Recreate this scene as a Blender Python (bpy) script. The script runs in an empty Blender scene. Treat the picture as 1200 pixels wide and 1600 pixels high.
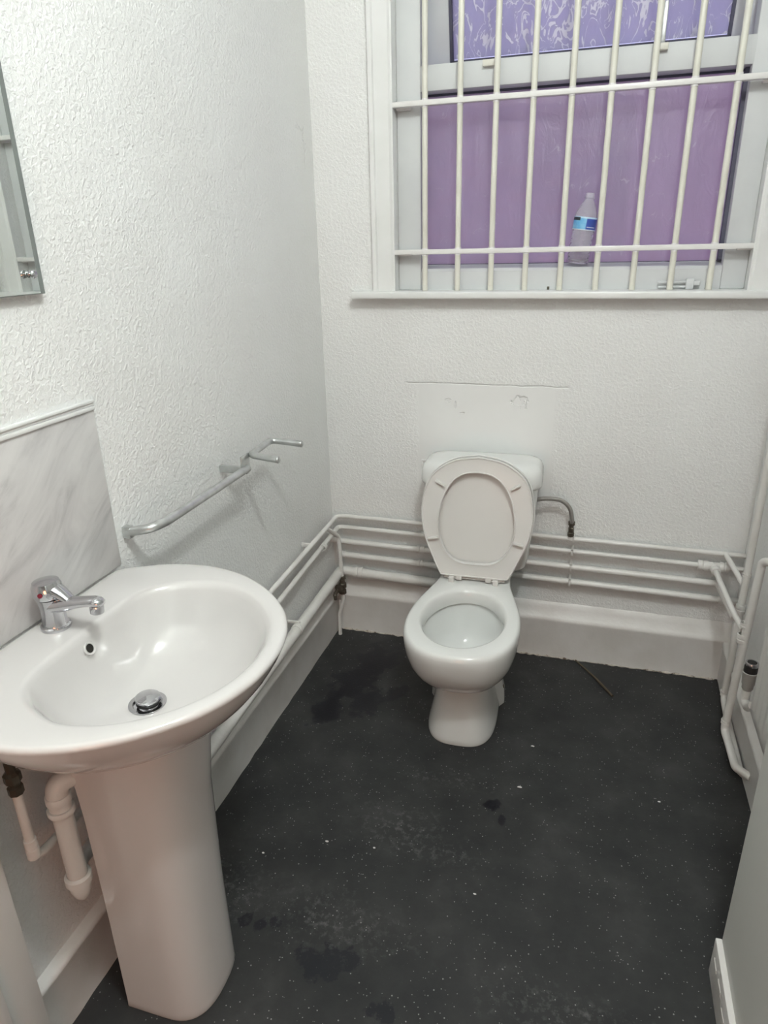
import bpy, bmesh, math, random
from math import sin, cos, pi, radians, sqrt, atan2
from mathutils import Vector, Matrix, Quaternion
random.seed(7)
S = bpy.context.scene
COL = S.collection

# ---------------------------------------------------------------- camera
# metres; x right along the window wall, y towards the window wall (y=0), z up
cam_d = bpy.data.cameras.new('camera')
cam = bpy.data.objects.new('camera', cam_d); COL.objects.link(cam)
RC = [(0.95827987, 0.28493769, -0.02258772), (0.08440646, -0.35759681, -0.9300538), (-0.27308468, 0.88934529, -0.3667284)]
m = Matrix((RC[0], tuple(-v for v in RC[1]), tuple(-v for v in RC[2]))).transposed().to_4x4()
m.translation = Vector((0.90863969, -2.28432379, 1.45))
cam.matrix_world = m
cam_d.sensor_fit = 'VERTICAL'; cam_d.sensor_height = 36.0
cam_d.lens = 1075.952 / 1600 * 36.0
cam_d.clip_start = 0.02
S.camera = cam

# ---------------------------------------------------------------- world, lights, exposure
W = bpy.data.worlds.new('world'); S.world = W; W.use_nodes = True
bg = W.node_tree.nodes['Background']
bg.inputs[0].default_value = (0.60, 0.60, 0.90, 1)
bg.inputs[1].default_value = 1.25

def area_light(name, loc, size, power, color, rot=(0, 0, 0), shape='DISK'):
    l = bpy.data.lights.new(name, 'AREA'); l.shape = shape; l.size = size; l.energy = power; l.color = color
    o = bpy.data.objects.new(name, l); COL.objects.link(o); o.location = loc; o.rotation_euler = rot
    return o
def bulb(name, loc, radius, power, color):
    l = bpy.data.lights.new(name, 'POINT'); l.shadow_soft_size = radius; l.energy = power; l.color = color
    o = bpy.data.objects.new(name, l); COL.objects.link(o); o.location = loc
    return o
bulb('ceiling_lamp_light', (1.13, -2.02, 2.74), 0.055, 50.0, (0.97, 1.0, 0.985))
area_light('warm_hallway_fill', (0.80, -3.05, 0.70), 0.6, 4.4, (1.0, 0.42, 0.23), (radians(84), 0, radians(14)))  # low warm fill added beyond the doorway, its source is unseen

S.view_settings.view_transform = 'Standard'
S.view_settings.look = 'None'
S.view_settings.gamma = 1.0
S.view_settings.use_curve_mapping = False
S.view_settings.exposure = 0.0

# ---------------------------------------------------------------- helpers
def link(name, me, mat=None, parent=None):
    o = bpy.data.objects.new(name, me); COL.objects.link(o)
    if mat and not me.materials: me.materials.append(mat)
    if parent: o.parent = parent
    return o

def finish(me, ang=35):
    me.shade_smooth()
    me.set_sharp_from_angle(angle=radians(ang))
    return me

class MB:
    """collects vertices and faces of one mesh"""
    def __init__(s): s.v = []; s.f = []
    def add(s, vs, fs):
        n = len(s.v); s.v += [tuple(v) for v in vs]; s.f += [tuple(i + n for i in f) for f in fs]; return s
    def box(s, x0, x1, y0, y1, z0, z1, bev=0.0, segs=2):
        bm = bmesh.new(); bmesh.ops.create_cube(bm, size=1)
        bmesh.ops.scale(bm, vec=(x1 - x0, y1 - y0, z1 - z0), verts=bm.verts)
        bmesh.ops.translate(bm, vec=((x0 + x1) / 2, (y0 + y1) / 2, (z0 + z1) / 2), verts=bm.verts)
        if bev: bmesh.ops.bevel(bm, geom=bm.edges[:], offset=bev, segments=segs, profile=0.5, affect='EDGES')
        bm.verts.index_update()
        s.add([v.co[:] for v in bm.verts], [[v.index for v in f.verts] for f in bm.faces]); bm.free(); return s
    def loft(s, rings, cap0=True, cap1=True, closed=True):
        n = len(rings[0]); vs = [p for r in rings for p in r]; fs = []
        for i in range(len(rings) - 1):
            for j in range(n if closed else n - 1):
                k = (j + 1) % n
                fs.append((i * n + j, i * n + k, (i + 1) * n + k, (i + 1) * n + j))
        if cap0: fs.append(tuple(reversed(range(n))))
        if cap1: fs.append(tuple((len(rings) - 1) * n + j for j in range(n)))
        return s.add(vs, fs)
    def tube(s, pts, r, segs=14, fil=0.0, fn=6, cap=True):
        pts = fillet([Vector(p) for p in pts], fil, fn) if fil else [Vector(p) for p in pts]
        rad = r if callable(r) else (lambda i, n: r)
        T = []
        for i in range(len(pts)):
            a = pts[max(i - 1, 0)]; b = pts[min(i + 1, len(pts) - 1)]; T.append((b - a).normalized())
        u = T[0].orthogonal().normalized(); rings = []
        for i, p in enumerate(pts):
            if i:
                q = T[i - 1].rotation_difference(T[i]); u = (q @ u); u = (u - T[i] * u.dot(T[i])).normalized()
            w = T[i].cross(u); R = rad(i, len(pts))
            rings.append([p + (u * cos(2 * pi * j / segs) + w * sin(2 * pi * j / segs)) * R for j in range(segs)])
        return s.loft(rings, cap, cap)
    def lathe(s, prof, o=(0, 0, 0), ax=(0, 0, 1), segs=32, cap0=True, cap1=True):
        ax = Vector(ax).normalized(); u = ax.orthogonal().normalized(); w = ax.cross(u); o = Vector(o)
        rings = [[o + ax * h + (u * cos(2 * pi * j / segs) + w * sin(2 * pi * j / segs)) * max(r, 1e-5) for j in range(segs)] for r, h in prof]
        return s.loft(rings, cap0, cap1)
    def extrude(s, poly, d):
        """poly: list of 3-D points, d: offset vector"""
        d = Vector(d); return s.loft([[Vector(p) for p in poly], [Vector(p) + d for p in poly]])
    def mesh(s, name, ang=35, sm=True):
        me = bpy.data.meshes.new(name); me.from_pydata(s.v, [], s.f)
        bm = bmesh.new(); bm.from_mesh(me); bmesh.ops.recalc_face_normals(bm, faces=bm.faces[:]); bm.to_mesh(me); bm.free()
        me.update()
        if sm: finish(me, ang)
        return me
    def build(s, name, mat, parent=None, ang=35, sm=True):
        return link(name, s.mesh(name, ang, sm), mat, parent)

def fillet(pts, r, n):
    out = [pts[0]]
    for i in range(1, len(pts) - 1):
        p, a, b = pts[i], (pts[i - 1] - pts[i]), (pts[i + 1] - pts[i])
        la, lb = a.length, b.length; a.normalize(); b.normalize()
        ang = a.angle(b)
        if ang > pi - 0.03: out.append(p); continue
        d = min(r / math.tan(ang / 2), la * 0.49, lb * 0.49)
        p0, p1 = p + a * d, p + b * d
        for k in range(n + 1):
            t = k / n
            out.append(p0 * (1 - t) ** 2 + p * 2 * t * (1 - t) + p1 * t * t)
    out.append(pts[-1]); return out

def tag(o, label, cat, group=None, kind=None):
    if label: o['label'] = label
    if cat: o['category'] = cat
    if group: o['group'] = group
    if kind: o['kind'] = kind
    return o
def thing(name, label, cat, loc=(0, 0, 0), group=None):
    o = bpy.data.objects.new(name, None); COL.objects.link(o); o.location = loc; o.empty_display_size = 0.05
    return tag(o, label, cat, group)
def struct(o, label, cat='structure'):
    o['kind'] = 'structure'; o['label'] = label; o['category'] = cat; return o
def keep(child, root):
    """parent world-space mesh to an empty without moving it"""
    child.parent = root; child.matrix_parent_inverse = Matrix.Translation(-Vector(root.location)); return child
def sub(child, parent):
    child.parent = parent; return child

# ---------------------------------------------------------------- materials
def mat(name, base=(0.8, 0.8, 0.8), rough=0.5, metal=0.0, spec=0.5, coat=0.0):
    M = bpy.data.materials.new(name); M.use_nodes = True
    b = M.node_tree.nodes['Principled BSDF']
    b.inputs['Base Color'].default_value = (*base, 1); b.inputs['Roughness'].default_value = rough
    b.inputs['Metallic'].default_value = metal; b.inputs['Specular IOR Level'].default_value = spec
    b.inputs['Coat Weight'].default_value = coat
    return M, M.node_tree, b
def N(nt, t, **kw):
    n = nt.nodes.new(t)
    for k, v in kw.items():
        if k in n.inputs.keys(): n.inputs[k].default_value = v
        else: setattr(n, k, v)
    return n
def geo(nt): return N(nt, 'ShaderNodeNewGeometry').outputs['Position']
def math_n(nt, op, a, b=None, c=None):
    n = N(nt, 'ShaderNodeMath', operation=op)
    for i, v in enumerate((a, b, c)):
        if v is None: continue
        if isinstance(v, (int, float)): n.inputs[i].default_value = v
        else: nt.links.new(v, n.inputs[i])
    return n.outputs[0]
def ramp(nt, fac, stops):
    r = N(nt, 'ShaderNodeValToRGB'); els = r.color_ramp.elements
    while len(els) < len(stops): els.new(0.5)
    for e, (p, c) in zip(els, stops): e.position = p; e.color = (*c, 1) if len(c) == 3 else c
    nt.links.new(fac, r.inputs[0]); return r.outputs[0]
def noise(nt, vec, scale, detail=3, rough=0.5, dist=0.0):
    n = N(nt, 'ShaderNodeTexNoise', Scale=scale, Detail=detail, Roughness=rough, Distortion=dist)
    if vec is not None: nt.links.new(vec, n.inputs['Vector'])
    return n.outputs['Fac']
def bump(nt, h, strength, dist, bsdf, prev=None):
    b = N(nt, 'ShaderNodeBump', Strength=strength, Distance=dist); nt.links.new(h, b.inputs['Height'])
    if prev: nt.links.new(prev, b.inputs['Normal'])
    nt.links.new(b.outputs[0], bsdf.inputs['Normal']); return b.outputs[0]
def mixc(nt, fac, a, b):
    n = N(nt, 'ShaderNodeMix', data_type='RGBA')
    for i, v in ((0, fac), (6, a), (7, b)):
        if isinstance(v, (int, float)): n.inputs[i].default_value = v
        elif isinstance(v, tuple): n.inputs[i].default_value = (*v, 1)
        else: nt.links.new(v, n.inputs[i])
    return n.outputs[2]
def sep(nt, v):
    n = N(nt, 'ShaderNodeSeparateXYZ'); nt.links.new(v, n.inputs[0]); return n.outputs
def band(nt, v, a, b, soft=0.002):
    """1 where a<v<b"""
    lo = N(nt, 'ShaderNodeMapRange'); lo.inputs[1].default_value = a - soft; lo.inputs[2].default_value = a + soft; nt.links.new(v, lo.inputs[0])
    hi = N(nt, 'ShaderNodeMapRange'); hi.inputs[1].default_value = b + soft; hi.inputs[2].default_value = b - soft; nt.links.new(v, hi.inputs[0])
    return math_n(nt, 'MULTIPLY', lo.outputs[0], hi.outputs[0])
def spot(nt, pos, x, y, rx, ry, warp=None, z=False, soft=0.25):
    """soft blob on the floor (x,y) or, with z, on the back wall (x,z)"""
    s_ = sep(nt, pos)
    a = math_n(nt, 'DIVIDE', math_n(nt, 'SUBTRACT', s_[0], x), rx)
    b = math_n(nt, 'DIVIDE', math_n(nt, 'SUBTRACT', s_[2 if z else 1], y), ry)
    d = math_n(nt, 'SQRT', math_n(nt, 'ADD', math_n(nt, 'MULTIPLY', a, a), math_n(nt, 'MULTIPLY', b, b)))
    if warp is not None: d = math_n(nt, 'ADD', d, math_n(nt, 'MULTIPLY', math_n(nt, 'SUBTRACT', warp, 0.5), 3.6))
    mr = N(nt, 'ShaderNodeMapRange'); mr.inputs[1].default_value = 1 + soft; mr.inputs[2].default_value = 1 - soft
    nt.links.new(d, mr.inputs[0]); return mr.outputs[0]

def wall_mat(name, kind):
    M, nt, b = mat(name, (0.80, 0.80, 0.785), 0.42, spec=0.4)
    p = geo(nt)
    h1 = noise(nt, p, 112, 2, 0.55, 0.5); h2 = noise(nt, p, 38, 3, 0.5, 0.3); h3 = noise(nt, p, 7, 2)
    h = math_n(nt, 'ADD', math_n(nt, 'MULTIPLY', ramp(nt, h1, [(0.40, (0, 0, 0)), (0.66, (1, 1, 1))]), 0.7), math_n(nt, 'MULTIPLY', h2, 0.30))
    flat = None
    if kind == 'back':
        s_ = sep(nt, p)
        wob = math_n(nt, 'MULTIPLY', math_n(nt, 'SUBTRACT', noise(nt, p, 14, 3), 0.5), 0.012)
        xx = math_n(nt, 'ADD', s_[0], wob); zz = math_n(nt, 'ADD', s_[2], wob)
        flat = math_n(nt, 'MULTIPLY', band(nt, xx, 0.338, 0.805, 0.006), band(nt, zz, 0.60, 0.995, 0.003))
        h = math_n(nt, 'MULTIPLY', h, math_n(nt, 'SUBTRACT', 1.0, flat))
        low = band(nt, zz, -1, 0.20, 0.02)
        h = math_n(nt, 'MULTIPLY', h, math_n(nt, 'SUBTRACT', 1.0, math_n(nt, 'MULTIPLY', low, 0.8)))
        w2 = noise(nt, p, 60, 3)
        for (cx, cz, rx, rz) in ((0.445, 0.94, 0.010, 0.006), (0.686, 0.943, 0.022, 0.016), (0.494, 0.898, 0.006, 0.004), (0.47, 0.925, .004, .012)):
            h = math_n(nt, 'SUBTRACT', h, math_n(nt, 'MULTIPLY', spot(nt, p, cx, cz, rx, rz, w2, True), 4.5))
        line = math_n(nt, 'MULTIPLY', band(nt, xx, 0.30, 0.835, 0.004), band(nt, zz, 0.994, 0.9975, 0.0015))
        h = math_n(nt, 'SUBTRACT', h, math_n(nt, 'MULTIPLY', line, 3.0))
    if kind == 'left':
        s_ = sep(nt, p); w2 = noise(nt, p, 30, 4)
        cy = math_n(nt, 'ADD', s_[1], math_n(nt, 'MULTIPLY', w2, 0.05)); cz = math_n(nt, 'ADD', s_[2], math_n(nt, 'MULTIPLY', w2, 0.05))
        crack = math_n(nt, 'ADD', math_n(nt, 'MULTIPLY', band(nt, cy, -0.045, -0.040, 0.0025), band(nt, cz, 1.69, 1.80)),
                       math_n(nt, 'MULTIPLY', band(nt, cy, -0.10, -0.04, 0.003), band(nt, cz, 1.795, 1.80, 0.0025)))
        h = math_n(nt, 'SUBTRACT', h, math_n(nt, 'MULTIPLY', crack, 2.6))
    h = math_n(nt, 'ADD', h, math_n(nt, 'MULTIPLY', h3, 2.2))
    bump(nt, h, 0.50, 0.0033, b)
    tone = noise(nt, p, 3.0, 3)
    nt.links.new(ramp(nt, tone, [(0.3, (0.845, 0.85, 0.835)), (0.7, (0.875, 0.885, 0.875))]), b.inputs['Base Color'])
    return M
M_left = wall_mat('left_wall_paint', 'left'); M_back = wall_mat('back_wall_paint', 'back'); M_wall = wall_mat('plain_wall_paint', 'plain')
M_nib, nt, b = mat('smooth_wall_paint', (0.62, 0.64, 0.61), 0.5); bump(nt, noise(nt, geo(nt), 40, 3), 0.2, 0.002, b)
M_ceil, nt, b = mat('ceiling_paint', (0.87, 0.88, 0.87), 0.7); bump(nt, noise(nt, geo(nt), 30, 3), 0.2, 0.002, b)

def gloss(name, c0, c1, rough=0.3, bstr=0.25, bscale=22, chip=False):
    M, nt, b = mat(name, c0, rough); p = geo(nt)
    nt.links.new(ramp(nt, noise(nt, p, 9, 4), [(0.35, c0), (0.65, c1)]), b.inputs['Base Color'])
    h = math_n(nt, 'ADD', noise(nt, p, bscale, 3), math_n(nt, 'MULTIPLY', noise(nt, p, bscale * 5, 2), 0.25))
    bump(nt, h, bstr, 0.004, b)
    return M
M_skirt = gloss('skirting_gloss_paint', (0.76, 0.745, 0.715), (0.83, 0.82, 0.80), 0.32, 0.35)
M_trim = gloss('window_trim_gloss_paint', (0.80, 0.81, 0.79), (0.835, 0.84, 0.83), 0.28, 0.15, 12)
M_pipe = gloss('pipe_gloss_paint', (0.76, 0.75, 0.715), (0.83, 0.825, 0.80), 0.28, 0.35, 45)
M_bar = gloss('grille_cream_paint', (0.73, 0.72, 0.63), (0.79, 0.78, 0.70), 0.33, 0.3, 50)
M_cross = gloss('grille_white_paint', (0.80, 0.79, 0.77), (0.84, 0.83, 0.81), 0.33, 0.2, 50)
M_upvc = gloss('white_upvc', (0.645, 0.665, 0.67), (0.68, 0.70, 0.70), 0.55, 0.05, 8)
M_gasket, _, _ = mat('grey_gasket', (0.09, 0.09, 0.13), 0.6)
M_cer, nt, b = mat('white_ceramic', (0.66, 0.64, 0.625), 0.08, spec=0.55, coat=0.4); b.inputs['Coat Roughness'].default_value = 0.03
M_cer2, nt, b = mat('toilet_ceramic', (0.80, 0.81, 0.79), 0.10, spec=0.55, coat=0.3)
M_plas, nt, b = mat('white_seat_plastic', (0.745, 0.735, 0.71), 0.28)
M_plas2, nt, b = mat('white_waste_plastic', (0.74, 0.735, 0.71), 0.35); bump(nt, noise(nt, geo(nt), 30, 3), 0.15, 0.002, b)
M_chrome, nt, b = mat('chrome', (0.58, 0.58, 0.60), 0.07, 1.0)
M_dchrome, nt, b = mat('dark_chrome', (0.25, 0.25, 0.25), 0.2, 1.0)
M_black, nt, b = mat('black_rubber', (0.02, 0.02, 0.02), 0.5)
M_alu, nt, b = mat('brushed_aluminium', (0.62, 0.635, 0.63), 0.32, 0.85)
nt.links.new(ramp(nt, noise(nt, geo(nt), 30, 4), [(0.3, (0.52, 0.535, 0.53)), (0.7, (0.70, 0.715, 0.71))]), b.inputs['Base Color'])
M_brass, nt, b = mat('aged_brass', (0.14, 0.125, 0.10), 0.4, 0.8); bump(nt, noise(nt, geo(nt), 90, 3), 0.4, 0.002, b)
M_mirror, nt, b = mat('mirror_silver', (0.80, 0.84, 0.81), 0.01, 1.0)
M_gedge, nt, b = mat('mirror_glass_edge', (0.19, 0.21, 0.20), 0.2)
M_red, nt, b = mat('red_indicator', (0.25, 0.02, 0.04), 0.3)
M_blue, nt, b = mat('blue_indicator', (0.03, 0.05, 0.25), 0.3)
M_dark, nt, b = mat('overflow_shade_black', (0.02, 0.018, 0.015), 0.9)  # near-black colour painted in for the shade inside the overflow
M_twig, nt, b = mat('dry_twig', (0.085, 0.065, 0.042), 0.8); bump(nt, noise(nt, geo(nt), 120, 3), 0.5, 0.002, b)
M_seal, nt, b = mat('old_sealant', (0.5, 0.45, 0.38), 0.6)
nt.links.new(ramp(nt, noise(nt, geo(nt), 45, 4, 0.7), [(0.38, (0.12, 0.08, 0.055)), (0.48, (0.55, 0.50, 0.44)), (0.7, (0.68, 0.65, 0.60))]), b.inputs['Base Color'])
M_chipw, nt, b = mat('paint_flake', (0.75, 0.75, 0.72), 0.7)

# marble splashback
M_marble, nt, b = mat('grey_marble_print', (0.6, 0.6, 0.6), 0.25)
p = geo(nt); m0 = N(nt, 'ShaderNodeMapping'); nt.links.new(p, m0.inputs[0]); m0.inputs['Rotation'].default_value = (radians(52), 0, 0)
mp = N(nt, 'ShaderNodeMapping'); nt.links.new(m0.outputs[0], mp.inputs[0]); mp.inputs['Scale'].default_value = (1, 8.5, 2.4)
n1 = noise(nt, mp.outputs[0], 2.2, 6, 0.6, 0.8); n2 = noise(nt, p, 5, 3)
c = mixc(nt, n2, ramp(nt, n1, [(0.30, (0.40, 0.39, 0.39)), (0.46, (0.58, 0.565, 0.56)), (0.7, (0.65, 0.635, 0.625))]),
         ramp(nt, n1, [(0.3, (0.52, 0.51, 0.51)), (0.6, (0.66, 0.65, 0.64))]))
nt.links.new(c, b.inputs['Base Color'])

# floor vinyl
M_floor, nt, b = mat('dark_safety_vinyl', (0.03, 0.032, 0.033), 0.5, spec=0.35)
p = geo(nt); warp = noise(nt, p, 22, 4, 0.6); fine = noise(nt, p, 7, 5, 0.6)
base = ramp(nt, fine, [(0.32, (0.021, 0.0225, 0.0235)), (0.55, (0.033, 0.0345, 0.0345)), (0.75, (0.052, 0.053, 0.053))])
vo = N(nt, 'ShaderNodeTexVoronoi', Scale=145.0); nt.links.new(p, vo.inputs['Vector'])
sp = sep(nt, vo.outputs['Color'])
thr = math_n(nt, 'MULTIPLY', math_n(nt, 'POWER', sp[1], 2.5), 0.24)
dot = math_n(nt, 'MULTIPLY', math_n(nt, 'LESS_THAN', vo.outputs['Distance'], thr), math_n(nt, 'GREATER_THAN', sp[0], 0.25))
col = mixc(nt, math_n(nt, 'MULTIPLY', dot, 0.62), base, (0.42, 0.42, 0.40))
smask = None
for (x, y, rx, ry) in ((0.235, -0.21, 0.075, 0.10), (0.19, -0.36, 0.065, 0.10), (0.155, -0.52, 0.045, 0.09), (0.27, -0.46, 0.05, 0.08), (0.36, -0.38, 0.035, 0.05), (0.747, -0.81, 0.018, 0.028), (0.775, -0.85, 0.010, 0.016),
                       (0.25, -1.295, 0.016, 0.016), (0.285, -1.30, 0.014, 0.018), (0.32, -1.285, 0.014, 0.012), (0.455, -1.345, 0.05, 0.035), (0.50, -1.32, 0.03, 0.03), (0.613, -1.41, 0.026, 0.026)):
    s_ = spot(nt, p, x, y, rx, ry, warp, soft=0.12)
    smask = s_ if smask is None else math_n(nt, 'MAXIMUM', smask, s_)
col = mixc(nt, math_n(nt, 'MULTIPLY', smask, 0.9), col, (0.008, 0.009, 0.013))
dust = None
for (x, y, rx, ry) in ((0.53, -0.95, 0.09, 0.05), (0.60, -1.0, 0.10, 0.025), (0.60, -0.74, 0.10, 0.02), (0.17, -1.24, 0.08, 0.06), (0.95, -1.32, 0.10, 0.04), (0.45, -1.25, .12, .05)):
    s_ = spot(nt, p, x, y, rx, ry, warp, soft=0.9)
    dust = s_ if dust is None else math_n(nt, 'MAXIMUM', dust, s_)
dn = ramp(nt, noise(nt, p, 55, 3, 0.7), [(0.5, (0, 0, 0)), (0.7, (1, 1, 1))])
col = mixc(nt, math_n(nt, 'MULTIPLY', math_n(nt, 'MULTIPLY', dust, dn), 0.35), col, (0.25, 0.25, 0.24))
nt.links.new(col, b.inputs['Base Color'])
nt.links.new(math_n(nt, 'SUBTRACT', 0.55, math_n(nt, 'MULTIPLY', smask, 0.22)), b.inputs['Roughness'])
bump(nt, noise(nt, p, 160, 2), 0.15, 0.002, b)

# window film panes
def pane_mat(name, tint, crk, crk_thr, low=False):
    M = bpy.data.materials.new(name); M.use_nodes = True; nt = M.node_tree; nt.nodes.clear()
    out = N(nt, 'ShaderNodeOutputMaterial'); p = geo(nt)
    gl = N(nt, 'ShaderNodeBsdfRefraction', Roughness=0.34, IOR=1.04)
    tr = N(nt, 'ShaderNodeBsdfTranslucent'); gs = N(nt, 'ShaderNodeBsdfGlossy', Roughness=0.16)
    df = N(nt, 'ShaderNodeBsdfDiffuse')
    mp = N(nt, 'ShaderNodeMapping'); nt.links.new(p, mp.inputs[0]); mp.inputs['Scale'].default_value = (1.0, 1.0, 0.5)
    patch = noise(nt, p, 15, 3, 0.6)
    nn = noise(nt, mp.outputs[0], crk, 2.5, 0.55, 1.6)
    iso = math_n(nt, 'ABSOLUTE', math_n(nt, 'SUBTRACT', nn, 0.5))
    w_ = math_n(nt, 'MULTIPLY', math_n(nt, 'MAXIMUM', math_n(nt, 'SUBTRACT', patch, crk_thr), 0.0), 0.15 if not low else 0.06)
    edge = math_n(nt, 'LESS_THAN', iso, w_)
    tone = noise(nt, mp.outputs[0], 5, 4, 0.6)
    tc = ramp(nt, tone, [(0.3, tuple(x * 0.86 for x in tint)), (0.7, tint)])
    for n_ in (gl, tr): nt.links.new(tc, n_.inputs['Color'])
    df.inputs['Color'].default_value = (0.55, 0.52, 0.66, 1)
    h = math_n(nt, 'ADD', math_n(nt, 'MULTIPLY', edge, 0.8), noise(nt, mp.outputs[0], 26, 4, 0.6, 1.5))
    bp = N(nt, 'ShaderNodeBump', Strength=0.3, Distance=0.008); nt.links.new(h, bp.inputs['Height'])
    for n_ in (gl, gs, tr): nt.links.new(bp.outputs[0], n_.inputs['Normal'])
    m1 = N(nt, 'ShaderNodeMixShader'); m1.inputs[0].default_value = 0.30 if low else 0.5; nt.links.new(gl.outputs[0], m1.inputs[1]); nt.links.new(tr.outputs[0], m1.inputs[2])
    m2 = N(nt, 'ShaderNodeMixShader'); m2.inputs[0].default_value = 0.22; nt.links.new(m1.outputs[0], m2.inputs[1]); nt.links.new(df.outputs[0], m2.inputs[2])
    m3 = N(nt, 'ShaderNodeMixShader'); m3.inputs[0].default_value = 0.04; nt.links.new(m2.outputs[0], m3.inputs[1]); nt.links.new(gs.outputs[0], m3.inputs[2])
    cr = N(nt, 'ShaderNodeBsdfTranslucent'); cr.inputs['Color'].default_value = (0.95, 0.95, 1, 1); d2 = N(nt, 'ShaderNodeBsdfDiffuse'); d2.inputs['Color'].default_value = (0.95, 0.95, 1, 1)
    mc = N(nt, 'ShaderNodeMixShader'); mc.inputs[0].default_value = 0.75; nt.links.new(cr.outputs[0], mc.inputs[1]); nt.links.new(d2.outputs[0], mc.inputs[2])
    m4 = N(nt, 'ShaderNodeMixShader'); nt.links.new(math_n(nt, 'MULTIPLY', edge, 0.85 if not low else 0.4), m4.inputs[0]); nt.links.new(m3.outputs[0], m4.inputs[1]); nt.links.new(mc.outputs[0], m4.inputs[2])
    nt.links.new(m4.outputs[0], out.inputs[0]); return M
M_pane_low = pane_mat('obscured_violet_pane', (0.93, 0.86, 0.98), 14.0, 0.50, True)
M_pane_up = pane_mat('crinkled_film_pane', (0.80, 0.79, 0.90), 19.0, 0.36)

# outside brick
M_brick, nt, b = mat('outside_brickwork', (0.4, 0.2, 0.16), 0.85)
br = N(nt, 'ShaderNodeTexBrick'); br.inputs['Scale'].default_value = 4.2
mp = N(nt, 'ShaderNodeMapping'); nt.links.new(geo(nt), mp.inputs[0]); mp.inputs['Rotation'].default_value = (radians(90), 0, 0); nt.links.new(mp.outputs[0], br.inputs['Vector'])
br.inputs['Color1'].default_value = (0.50, 0.23, 0.20, 1); br.inputs['Color2'].default_value = (0.34, 0.17, 0.17, 1); br.inputs['Mortar'].default_value = (0.42, 0.32, 0.30, 1)
nt.links.new(br.outputs[0], b.inputs['Base Color'])

M_brick2, nt, b = mat('outside_pale_render', (0.62, 0.34, 0.33), 0.85); bump(nt, noise(nt, geo(nt), 12, 3), 0.4, 0.01, b)
M_fence, nt, b = mat('outside_grey_boarding', (0.34, 0.31, 0.42), 0.8); bump(nt, noise(nt, geo(nt), 12, 3), 0.4, 0.01, b)

# ---------------------------------------------------------------- room shell
XR = 1.435; XN = 1.262; YN = -1.14; YF = -3.6; H = 2.9; Y0 = -2.75
WX0, WX1, WZ0, WZ1 = 0.268, 1.311, 1.275, 2.36      # window opening
fl = MB().box(-0.1, XR + 0.1, YF, 0.1, -0.06, 0.0).build('floor', M_floor, sm=False); struct(fl, 'dark charcoal speckled vinyl floor with wet stains', 'floor')
ce = MB().box(-0.1, XR + 0.1, YF, 0.35, H, H + 0.06).build('ceiling', M_ceil, sm=False); struct(ce, 'white painted ceiling', 'ceiling')
wl = MB().box(-0.12, 0, YF, 0.3, 0, H).build('wall_left', M_left, sm=False); struct(wl, 'white textured wall behind the wash basin', 'wall')
wb = MB()
wb.box(-0.1, WX0, 0, 0.3, 0, H); wb.box(WX1, XR + 0.1, 0, 0.3, 0, H); wb.box(WX0, WX1, 0, 0.3, 0, WZ0); wb.box(WX0, WX1, 0, 0.3, WZ1, H)
wb = wb.build('wall_back', M_back, sm=False); struct(wb, 'white textured wall under the barred window behind the toilet', 'wall')
wr = MB().box(XR, XR + 0.12, YN - 0.3, 0.0, 0, H).build('wall_right', M_wall, sm=False); struct(wr, 'white wall behind the radiator pipes at right', 'wall')
wn = MB().box(XN, XR + 0.12, YF, YN, 0, H, 0.004).build('wall_right_near', M_nib, sm=False); struct(wn, 'smooth grey-white wall end projecting at the right edge', 'wall')
wf = MB(); wf.box(-0.1, 0.1, Y0 - 0.1, Y0, 0, H); wf.box(0.95, XN, Y0 - 0.1, Y0, 0, H); wf.box(0.1, 0.95, Y0 - 0.1, Y0, 2.05, H); wf.box(-0.1, XR, YF - 0.1, YF, 0, H)
wf = wf.build('wall_front', M_wall, sm=False); struct(wf, 'white wall with a doorway on the near side of the room', 'wall')

def skirt_profile(h=0.16, t=0.02):
    if t > 0.025: return [(0, 0), (t - 0.003, 0), (t - 0.002, h - 0.018), (t, h - 0.012), (t - 0.001, h - 0.004), (t - 0.006, h + 0.002), (0.008, h + 0.030), (0.002, h + 0.050), (0, h + 0.052)]
    return [(0, 0), (t - 0.002, 0), (t - 0.001, h - 0.020), (t + 0.003, h - 0.012), (t + 0.003, h - 0.004), (t - 0.002, h + 0.002), (0.006, h + 0.004), (0, h + 0.006)]
def skirting(name, a, b, nrm, h=0.16, t=0.02, label=''):
    a = Vector(a); b = Vector(b); n = Vector(nrm); d = b - a; k = 40; rings = []
    for i in range(k + 1):
        q = a + d * i / k; wob = (random.random() - 0.5) * 0.003
        rings.append([q + n * (u + (wob if u > 0 else 0)) + Vector((0, 0, max(0, z + (wob if z > 0 else 0)))) for u, z in skirt_profile(h, t)])
    o = MB().loft(rings).build(name, M_skirt, ang=50); struct(o, label, 'skirting board'); return o
skirting('baseboard_left', (0, -1.66, 0), (0, 0, 0), (1, 0, 0), label='white painted skirting board along the wall below the basin')
skirting('baseboard_back', (0.0, 0, 0), (XR, 0, 0), (0, -1, 0), 0.162, 0.03, label='white painted skirting board behind the toilet')
skirting('baseboard_right', (XR, -1.14, 0), (XR, -0.0, 0), (-1, 0, 0), 0.15, 0.022, label='white painted skirting board behind the right pipes')
o = MB()
o.box(XN - 0.012, XN + 0.001, -2.6, YN, 0, 0.098, 0.002)
for i in range(26): 
    y = YN - 0.02 - i * 0.05; o.box(XN - 0.0130, XN - 0.011, y - 0.03, y, 0.055 + 0.006 * sin(i * 2.1), 0.066 + 0.006 * sin(i * 2.1), 0.001, 1)
o = o.build('baseboard_right_near', M_skirt, sm=True); struct(o, 'low skirting strip at the foot of the projecting right wall', 'skirting board')

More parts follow.
